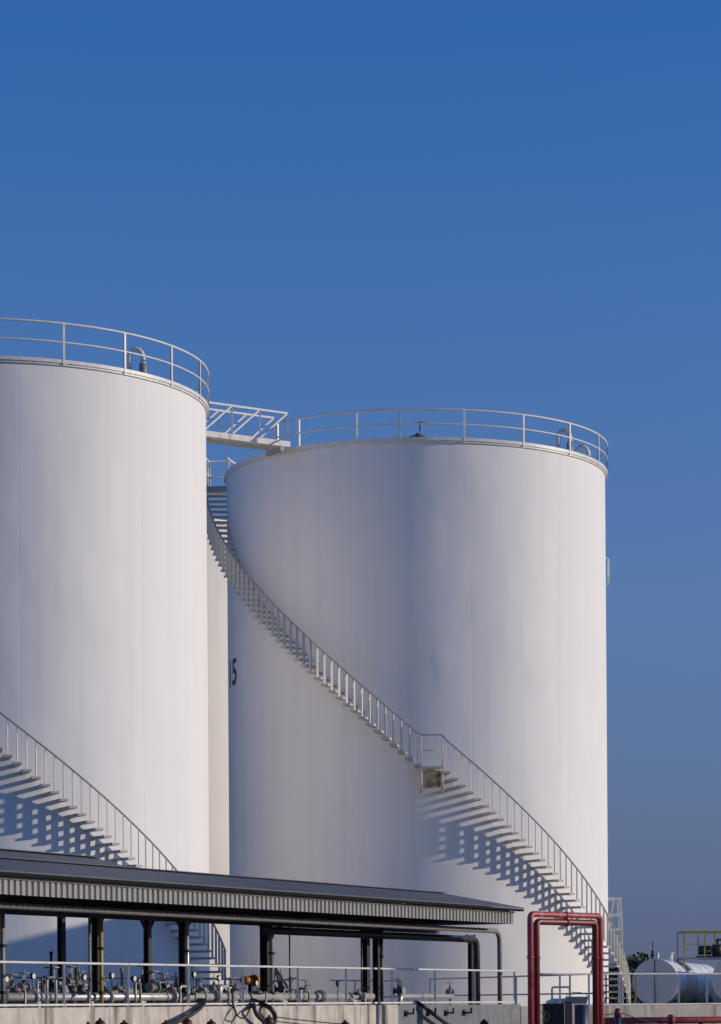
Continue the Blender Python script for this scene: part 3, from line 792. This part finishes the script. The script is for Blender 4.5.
# ------------------------------------------------------------------ red pipe frames
def red_frame(label, pxl, pxr, pytop, d1, d2, r, mat, zlow=0):
    a = P(pxl, pytop, d1); c = P(pxr, pytop, d2); z = a.z
    pts = bend([(a.x, a.y, zlow), (a.x, a.y, z), (c.x, c.y, z), (c.x, c.y, zlow)], .14, 8)
    root = thing('pipe_arch', label, 'pipe arch', (a.x, a.y, 0), 'red pipe arches')
    inv = Vector((a.x, a.y, 0))
    b = MB(); b.tube([p-inv for p in pts], r, 18); b.build('pipe', mat, root)
    b = MB(); d = (c-a); d.z = 0; L = d.length; d.normalize()
    for f in (.5,):
        m_ = d*(L*f)+Vector((0,0,z)); b.tube([m_-d*.03, m_+d*.03], r*1.22, 16)
    for s in (Vector((0,0,0)), d*L):
        b.tube([s+Vector((0,0,.02)), s+Vector((0,0,.06))], r*2, 16); b.tube([s+Vector((0,0,2.9)), s+Vector((0,0,2.96))], r*1.2, 16)
    b.build('flange', mat, root)
red_frame('bright red pipe bent into a tall square arch, the front one of the pair', 530.2, 600, 914, 70.0, 72.2, .08, M['red'])
red_frame('darker red pipe arch just behind and inside the bright red one', 536.2, 595.2, 921.5, 70.3, 72.05, .088, M['dark_red'])
# low red pipe along the right wall
a = Vector(((604-CX)/F*76.5, 76.5, EYE-.53)); pts = [a, a+rd*4, a+rd*7.9]
o = pipe('fire_main', 'horizontal red pipe along the foot of the low wall at right', pts, .1, M['red'], [(a+rd*2.2, rd)])
b = MB()
for x in (.8, 3.2, 5.6, 7.6): p = a+rd*x; b.bar((p.x, p.y, 0), (p.x, p.y, EYE-.61), .12, .12)
b.build('pipe_stool', M['dark_steel'], o)

# ------------------------------------------------------------------ things under the red arch
def box_thing(name, label, cat, px0, px1, pytop, d, depth, mat, z0=0.0):
    a = P(px0, pytop, d); c = P(px1, pytop, d)
    root = thing(name, label, cat, ((a.x+c.x)/2, d, 0)); w = (c.x-a.x)/2
    b = MB(); b.box(-w, w, 0, depth, z0, a.z); b.build('cabinet_body', mat, root, bevel=.015)
    return root, w, a.z
root, w, z = box_thing('control_cabinet', 'black cabinet with a yellow circled number under the red arch', 'cabinet', 543.5, 564.5, 1003.5, 73.6, .5, M['black'])
b = MB(); c = P(542.5, 1016.5, 73.6); cz = c.z; cx = c.x-root.location.x+.03
for k in range(28):
    a0 = 2*math.pi*k/28; a1 = 2*math.pi*(k+1)/28
    ri, ro = .145, .165
    b.add([(cx+r*math.cos(a), -.004-dy, cz+r*math.sin(a)) for dy in (0, .003) for r, a in ((ri,a0),(ro,a0),(ro,a1),(ri,a1))],
          [(0,1,2,3),(7,6,5,4),(0,4,5,1),(1,5,6,2),(2,6,7,3),(3,7,4,0)])
b.build('number_ring', M['yellow'], root)
me = text_mesh('number_marking', '2', .27); me.transform(Matrix.Translation((cx, -.006, cz)) @ Matrix.Rotation(math.pi/2, 4, 'X'))
me.materials.clear(); me.materials.append(M['yellow']); link('number_marking', me, root)
b = MB(); b.box(-w+.24, w-.02, -.012, -.002, .2, z-.05); b.build('door', M['black'], root)
root, w, z = box_thing('meter_box', 'narrow grey box between the black cabinet and the blue drum', 'box', 565.5, 572.5, 1001.5, 73.8, .3, M['valve_dark'])
b = MB(); b.box(-w-.02, w+.02, -.03, .33, z, z+.03); b.build('lid', M['rail_grey'], root)
# blue drum
a = P(574, 1004.5, 74.2); c = P(589, 1004.5, 74.2); r = (c.x-a.x)/2
root = thing('drum', 'dark blue drum beside the grey box under the red arch', 'drum', ((a.x+c.x)/2, 74.2, 0))
b = MB(); H = a.z; b.lathe([(0,0),(r,0),(r,.02),(r*.97,.04),(r*.97,H*.32),(r*1.02,H*.34),(r*.97,H*.36),(r*.97,H*.64),(r*1.02,H*.66),(r*.97,H*.68),(r*.97,H-.04),(r,H-.02),(r,H),(r*.93,H),(r*.93,H-.03),(0,H-.03)], 24, smooth=True); b.build('drum_body', M['blue'], root)
b = MB(); b.cyl((r*.5,0), .04, H-.03, H+.0, 10); b.build('bung', M['dark_steel'], root)
# white valve and bucket on the yard behind the rail
def stand_p(px, py, d): return P(px, py, d)
p = P(556, 1002, 82); p.z = FLOOR
root = thing('pipe_valve', 'white pipe end with square bail handle seen inside the red arch', 'valve', p)
b = MB(); b.tube([(-.28,0,.28), (-.1,0,.34), (.1,0,.36), (.55,0,.38)], [.12,.14,.12,.1], 12); b.cyl((-.2,0), .1, 0, .3, 12); b.cyl((.4,0), .09, 0, .38, 12); b.build('valve_body', M['rail_white'], root)
b = MB(); b.tube(bend([(-.12,0,.45), (-.12,0,.82), (.42,0,.82), (.42,0,.42)], .06), .03, 8); b.build('bail_handle', M['rail_white'], root)
p = P(577, 1002, 82); p.z = FLOOR
root = thing('bucket', 'pale tapered bucket standing right of the white pipe end', 'bucket', p)
b = MB(); b.lathe([(0,.02),(.2,.02),(.2,.0),(.22,.0),(.34,.5),(.36,.5),(.36,.53),(.32,.53),(.2,.05),(0,.05)], 20, smooth=True); b.build('bucket_body', M['white_cap'], root)
b = MB(); b.tube([(.34*math.cos(a), 0, .5+.16*math.sin(a)) for a in [math.pi*k/10 for k in range(11)]], .012, 6); b.build('handle', M['galv'], root)
# blue post with dark red cap
a = P(617.8, 1008, 74.5)
root = thing('marker_post', 'blue post with dark red cap in front of the low wall at right', 'post', (a.x, 74.5, 0))
b = MB(); b.cyl((0,0), .085, 0, a.z-.24, 14); b.build('shaft', M['blue'], root)
b = MB(); b.lathe([(0,a.z),(.05,a.z-.01),(.085,a.z-.05),(.1,a.z-.12),(.1,a.z-.26),(.086,a.z-.26)], 16, smooth=True); b.build('cap', M['dark_red'], root)
b = MB()
c1 = Vector((a.x, 74.42, a.z-.1)); l = P(598, 1014, 74.3); r_ = P(674, 1023, 75.5); r_.z -= .1
b.tube([l.lerp(c1, k/8) - Vector((0,0,.05*math.sin(math.pi*k/8))) for k in range(9)], .014, 6)
b.tube([c1.lerp(r_, k/8) - Vector((0,0,.05*math.sin(math.pi*k/8))) for k in range(9)], .014, 6)
o = b.build('cable', M['black']); tag(o, 'thin black cable slung over the capped blue post', 'cable')

# ------------------------------------------------------------------ access platform behind the middle tank
p = P(613, 1002, 110); p.z = FLOOR
root = thing('access_platform', 'small white railed access platform at the right foot of the middle tank', 'platform', p)
zd = 3.35+.0; zt = EYE-FLOOR+4.2
b = MB(); b.box(-.4, .4, -.4, .8, zd-.1, zd); b.build('deck', M['rail_white'], root)
for sx, sy in ((-.36,-.36),(.36,-.36),(.36,.76),(-.36,.76)):
    b = MB(); b.bar((sx,sy,0), (sx,sy,zd-.1), .06, .06); b.build('leg', M['rail_white'], root)
b = MB()
for sx, sy in ((-.36,-.36),(.36,-.36),(.36,.76),(-.36,.76)): b.bar((sx,sy,zd), (sx*.8 if sx > 0 else sx, sy, zt), .08, .08)
for z in (zt, zd+.55):
    b.bar((-.4,-.36,z), (.33,-.36,z), .09, .12); b.bar((.3,-.36,z), (.3,.76,z), .09, .12); b.bar((-.4,.76,z), (.33,.76,z), .09, .12)
b.bar((-.2,-.36,zd), (.05,-.36,zt), .07, .07)
b.build('guard_rail', M['rail_white'], root)

# ------------------------------------------------------------------ horizontal tanks
def htank(label, c0, c1, r, group):
    """cylinder from c0 (near cap) to c1"""
    ax = (c1-c0); L = ax.length; ax.normalize()
    root = thing('horizontal_tank', label, 'tank', (c0.x, c0.y, FLOOR), group)
    root.rotation_euler.z = math.atan2(ax.y, ax.x) - math.pi/2
    zc = c0.z-FLOOR
    b = MB(); n = 48
    b.tube([(0,0,zc), (0,L*.25,zc), (0,L*.5,zc), (0,L*.75,zc), (0,L,zc)], r, n, caps=False); b.build('shell', M['cladding'], root)
    for y0, s in ((0,-1),(L,1)):
        prof = [(r, 0), (r*1.015, .0), (r*1.015, .03), (r*.97, .035), (r*.6, .06), (r*.3, .07), (.001, .075)]
        b = MB(); vs = []; fs = []
        for (rr, dy) in prof: vs += [(rr*math.cos(2*math.pi*k/n), y0+s*dy, zc+rr*math.sin(2*math.pi*k/n)) for k in range(n)]
        for j in range(len(prof)-1):
            for k in range(n): fs.append((j*n+k, j*n+(k+1) % n, (j+1)*n+(k+1) % n, (j+1)*n+k))
        b.add(vs, fs, True); b.build('end_cap', M['white_cap'], root)
    for y in (L*.12, L*.5, L*.88):
        b = MB(); b.box(-r*.8, r*.8, y-.15, y+.15, 0, zc-r*.62); b.build('saddle', M['floor_conc'], root)
    for k in range(1, 5):
        b = MB(); b.tube([((r+.006)*math.cos(a), L*k/5, zc+(r+.006)*math.sin(a)) for a in [2*math.pi*i/48 for i in range(48)]], .022, 6, closed=True); b.build('band', M['galv'], root)
    b = MB(); b.cyl((0, .9), .09, zc+r-.05, zc+r+.35, 10); b.cyl((.55, 2.2), .12, zc+r-.15, zc+r+.3, 12); b.cyl((.55, 2.2), .2, zc+r+.3, zc+r+.36, 12); b.build('nozzle', M['rail_white'], root)
    return root, zc, L
c0 = P(655.5, 982, 145); c1 = P(701, 985.3, 166)
c1.z = c0.z
r = 1.24
h1, zc, L = htank('silver clad horizontal tank with round grey end beside the middle tank', c0, c1, r, 'horizontal tanks')
b = MB(); b.tube([(-.2,.5,zc+r-.05), (-.2,.5,zc+r+.95)], .03, 6); b.tube([(-.2,.5,zc+r+.1), (-.2,.5,zc+r+.45)], .09, 8); b.build('antenna', M['dark_steel'], h1)
b = MB(); b.tube([(0,-.28,zc+r*.95), (0,-.28,.05)], .035, 8); b.build('drain_pipe', M['pipe_dark'], h1)
c0b = P(735, 980, 145); c1b = c0b + (c1-c0)
h2, zc2, L2 = htank('second silver horizontal tank cut by the right border', c0b, c1b, r, 'horizontal tanks')
# yellow railed platform straddling the tanks
q0 = P(683, 962, 150); q1 = P(740, 962, 150)
zdk = c0.z + r + .12
root = thing('pump_platform', 'yellow railed platform on top of the horizontal tanks', 'platform', (q0.x, 150, FLOOR))
zz = zdk-FLOOR; w = q1.x-q0.x
b = MB(); b.box(-.1, w, -.6, 2.6, zz-.06, zz+.02); b.build('deck', M['galv'], root)
b = MB(); top = zz+1.45
for (x, y) in ((0,-.5),(1.15,-.5),(2.1,-.5),(w-.1,-.5),(0,2.5),(1.15,2.5),(2.1,2.5),(w-.1,2.5)):
    b.bar((x,y,zz+.02), (x,y,top), .07, .07)
for z in (top,):
    b.bar((0,-.5,z), (w,-.5,z), .08, .08); b.bar((0,2.5,z), (w,2.5,z), .08, .08); b.bar((0,-.5,z), (0,2.5,z), .08, .08); b.bar((0,-.5,zz+.75), (w,-.5,zz+.75), .05, .05)
b.build('guard_rail', M['bright_yellow'], root)
b = MB()
for (x, y) in ((0,-.5),(0,2.5),(w-.1,-.5),(w-.1,2.5)): b.bar((x,y,0), (x,y,zz-.06), .1, .1)
b.build('leg', M['bright_yellow'], root)
pr_ = thing('pump', 'dark pump set on the yellow railed platform', 'pump', (q0.x+1.6, 151, zdk+.02))
b = MB(); b.box(-.7, .8, -.35, .35, 0, .12); b.tube([(-.6,0,.42), (.1,0,.42)], .26, 14); b.cyl((.45,0), .3, .12, .75, 14); b.tube([(.45,0,.7), (.45,0,1.0), (.75,0,1.0)], .09, 10); b.build('pump_body', M['dark_steel'], pr_)
b = MB(); b.tube([(.1,0,.42),(.3,0,.42)], .08, 10); b.build('coupling', M['galv'], pr_)
# yellow ladder stand left of tank
p = P(629, 1003, 120); p.z = FLOOR
b = MB(); b.bar(p, p+Vector((0,0,1.5)), .07, .07); b.bar(p+Vector((.3,0,0)), p+Vector((.3,0,1.5)), .07, .07)
for k in range(5): b.bar(p+Vector((0,0,.3+.28*k)), p+Vector((.3,0,.3+.28*k)), .04, .04)
o = b.build('step_ladder', M['yellow']); tag(o, 'small yellow ladder standing left of the horizontal tank', 'ladder')

# ------------------------------------------------------------------ trees beyond
def tree(label, x, y, h, rad, seed):
    rnd = random.Random(seed)
    root = thing('tree', label, 'tree', (x, y, 0), 'trees beyond the tanks')
    b = MB(); b.tube([(0,0,-.1),(.05,.02,h*.3),(0,.1,h*.65)], [.22,.16,.06], 8)
    for k in range(5):
        a = rnd.uniform(0, 6.28); b.tube([(0,0,h*(.3+.06*k)), (rad*.6*math.cos(a), rad*.6*math.sin(a), h*(.5+.07*k))], [.08,.03], 6)
    b.build('trunk', M['bark'], root)
    b = MB(); cl = []
    for k in range(16):
        a = rnd.uniform(0, 6.28); rr = rad*rnd.uniform(.1, .8); cl.append((rr*math.cos(a), rr*math.sin(a), h*rnd.uniform(.35, .88), rad*rnd.uniform(.28, .5)))
    for (cx, cy, cz, cr) in cl:
        for k in range(130):
            u = Vector((rnd.gauss(0,1), rnd.gauss(0,1), rnd.gauss(0,.8))).normalized()*cr*rnd.uniform(.55, 1.05)
            c = Vector((cx, cy, cz))+u; s = rnd.uniform(.1, .22)
            q = Quaternion((rnd.gauss(0,1), rnd.gauss(0,1), rnd.gauss(0,1), rnd.gauss(0,1))).normalized()
            b.add([c + q @ Vector(v)*s for v in ((-1,-.5,0),(1,-.5,0),(.8,.6,.2),(-.7,.6,-.1))], [(0,1,2,3)])
    b.build('crown', M['leaf'], root)
for k, (px, d, top, rad, lab) in enumerate(((627, 262, 958, 2.6, 'dark tree just right of the stair foot of the middle tank'), (641, 270, 955, 3.2, 'dark tree behind the round tank end'),
                                            (610, 268, 960, 2.6, 'dark tree mostly behind the middle tank'))):
    q = P(px, top, d); tree(lab, q.x, d, q.z, rad, 40+k)

# ------------------------------------------------------------------ unseen building added outside the frame to shade the foot of the left tank
root = thing('shade_building', 'plain rendered block added out of view at right to shade the left tank', 'building', (21.01, 80.9, 0))
b = MB(); b.box(-6, 6, 0, 7.8, 0, 9.85); b.build('wall', M['render_wall'], root)
b = MB(); b.box(-6.3, 6.3, -.3, 8.1, 9.85, 10.1); b.build('roof', M['roof_sheet'], root)
for k in range(4):
    for zf in (1.0, 4.6):
        b = MB(); x = -4.6+3*k; b.box(x-.6, x+.6, -.02, -.005, zf, zf+1.5); wn_ = b.build('window', M['glass'], root)
        b = MB(); b.box(x-.7, x+.7, -.1, -.021, zf-.12, zf-.03); b.build('sill', M['concrete'], wn_)

# ------------------------------------------------------------------ light
ELEV, ALPHA = 14.0, 2.5
sv = Vector((math.cos(R_(ELEV))*math.cos(R_(ALPHA)), -math.cos(R_(ELEV))*math.sin(R_(ALPHA)), math.sin(R_(ELEV))))
ld = bpy.data.lights.new('sun', 'SUN'); ld.energy = 2.8; ld.angle = R_(.53); ld.color = (1, .865, .69)
lo_ = bpy.data.objects.new('sun', ld); C.objects.link(lo_); lo_.rotation_euler = (-sv).to_track_quat('-Z', 'Y').to_euler(); lo_.location = (60, 40, 60)

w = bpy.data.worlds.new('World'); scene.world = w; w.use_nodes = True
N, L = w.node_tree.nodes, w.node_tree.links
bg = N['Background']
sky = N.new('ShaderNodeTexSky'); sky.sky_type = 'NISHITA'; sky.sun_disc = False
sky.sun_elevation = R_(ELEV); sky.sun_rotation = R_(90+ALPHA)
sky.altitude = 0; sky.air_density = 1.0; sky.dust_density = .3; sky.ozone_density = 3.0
# clear polarised-looking air: deepen the sky's blue, and a grey-blue dusty layer near the horizon
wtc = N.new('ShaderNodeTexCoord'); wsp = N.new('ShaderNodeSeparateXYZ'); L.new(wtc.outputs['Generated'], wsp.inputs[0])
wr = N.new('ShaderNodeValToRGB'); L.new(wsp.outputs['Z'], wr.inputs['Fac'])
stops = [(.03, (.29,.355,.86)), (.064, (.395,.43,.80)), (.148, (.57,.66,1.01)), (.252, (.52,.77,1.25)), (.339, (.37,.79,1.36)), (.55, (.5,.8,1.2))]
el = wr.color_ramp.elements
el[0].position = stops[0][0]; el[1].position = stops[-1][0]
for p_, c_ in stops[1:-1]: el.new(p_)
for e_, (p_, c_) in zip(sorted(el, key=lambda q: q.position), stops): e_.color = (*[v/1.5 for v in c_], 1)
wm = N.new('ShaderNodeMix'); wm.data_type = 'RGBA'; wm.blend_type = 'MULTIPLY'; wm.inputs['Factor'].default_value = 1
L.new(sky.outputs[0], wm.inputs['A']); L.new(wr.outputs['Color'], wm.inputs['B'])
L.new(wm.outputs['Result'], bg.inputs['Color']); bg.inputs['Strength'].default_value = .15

# ------------------------------------------------------------------ camera
cd = bpy.data.cameras.new('camera'); cam = bpy.data.objects.new('camera', cd); C.objects.link(cam); scene.camera = cam
cam.location = (0, 0, EYE)
cam.rotation_euler = (Matrix.Rotation(math.pi/2, 4, 'X') @ Matrix.Rotation(-ROLL, 4, 'Z')).to_euler()
cd.sensor_fit = 'VERTICAL'; cd.sensor_height = 24; cd.sensor_width = 24; cd.lens = F/1024*24
cd.shift_x = 0; cd.shift_y = (CY-512)/1024
cd.clip_start = 1; cd.clip_end = 12000
scene.view_settings.view_transform = 'Standard'; scene.view_settings.look = 'None'
scene.view_settings.exposure = 0; scene.view_settings.gamma = 1; scene.view_settings.use_curve_mapping = False
scene.cycles.max_bounces = 8; scene.cycles.diffuse_bounces = 5
scene.cycles.use_denoising = True
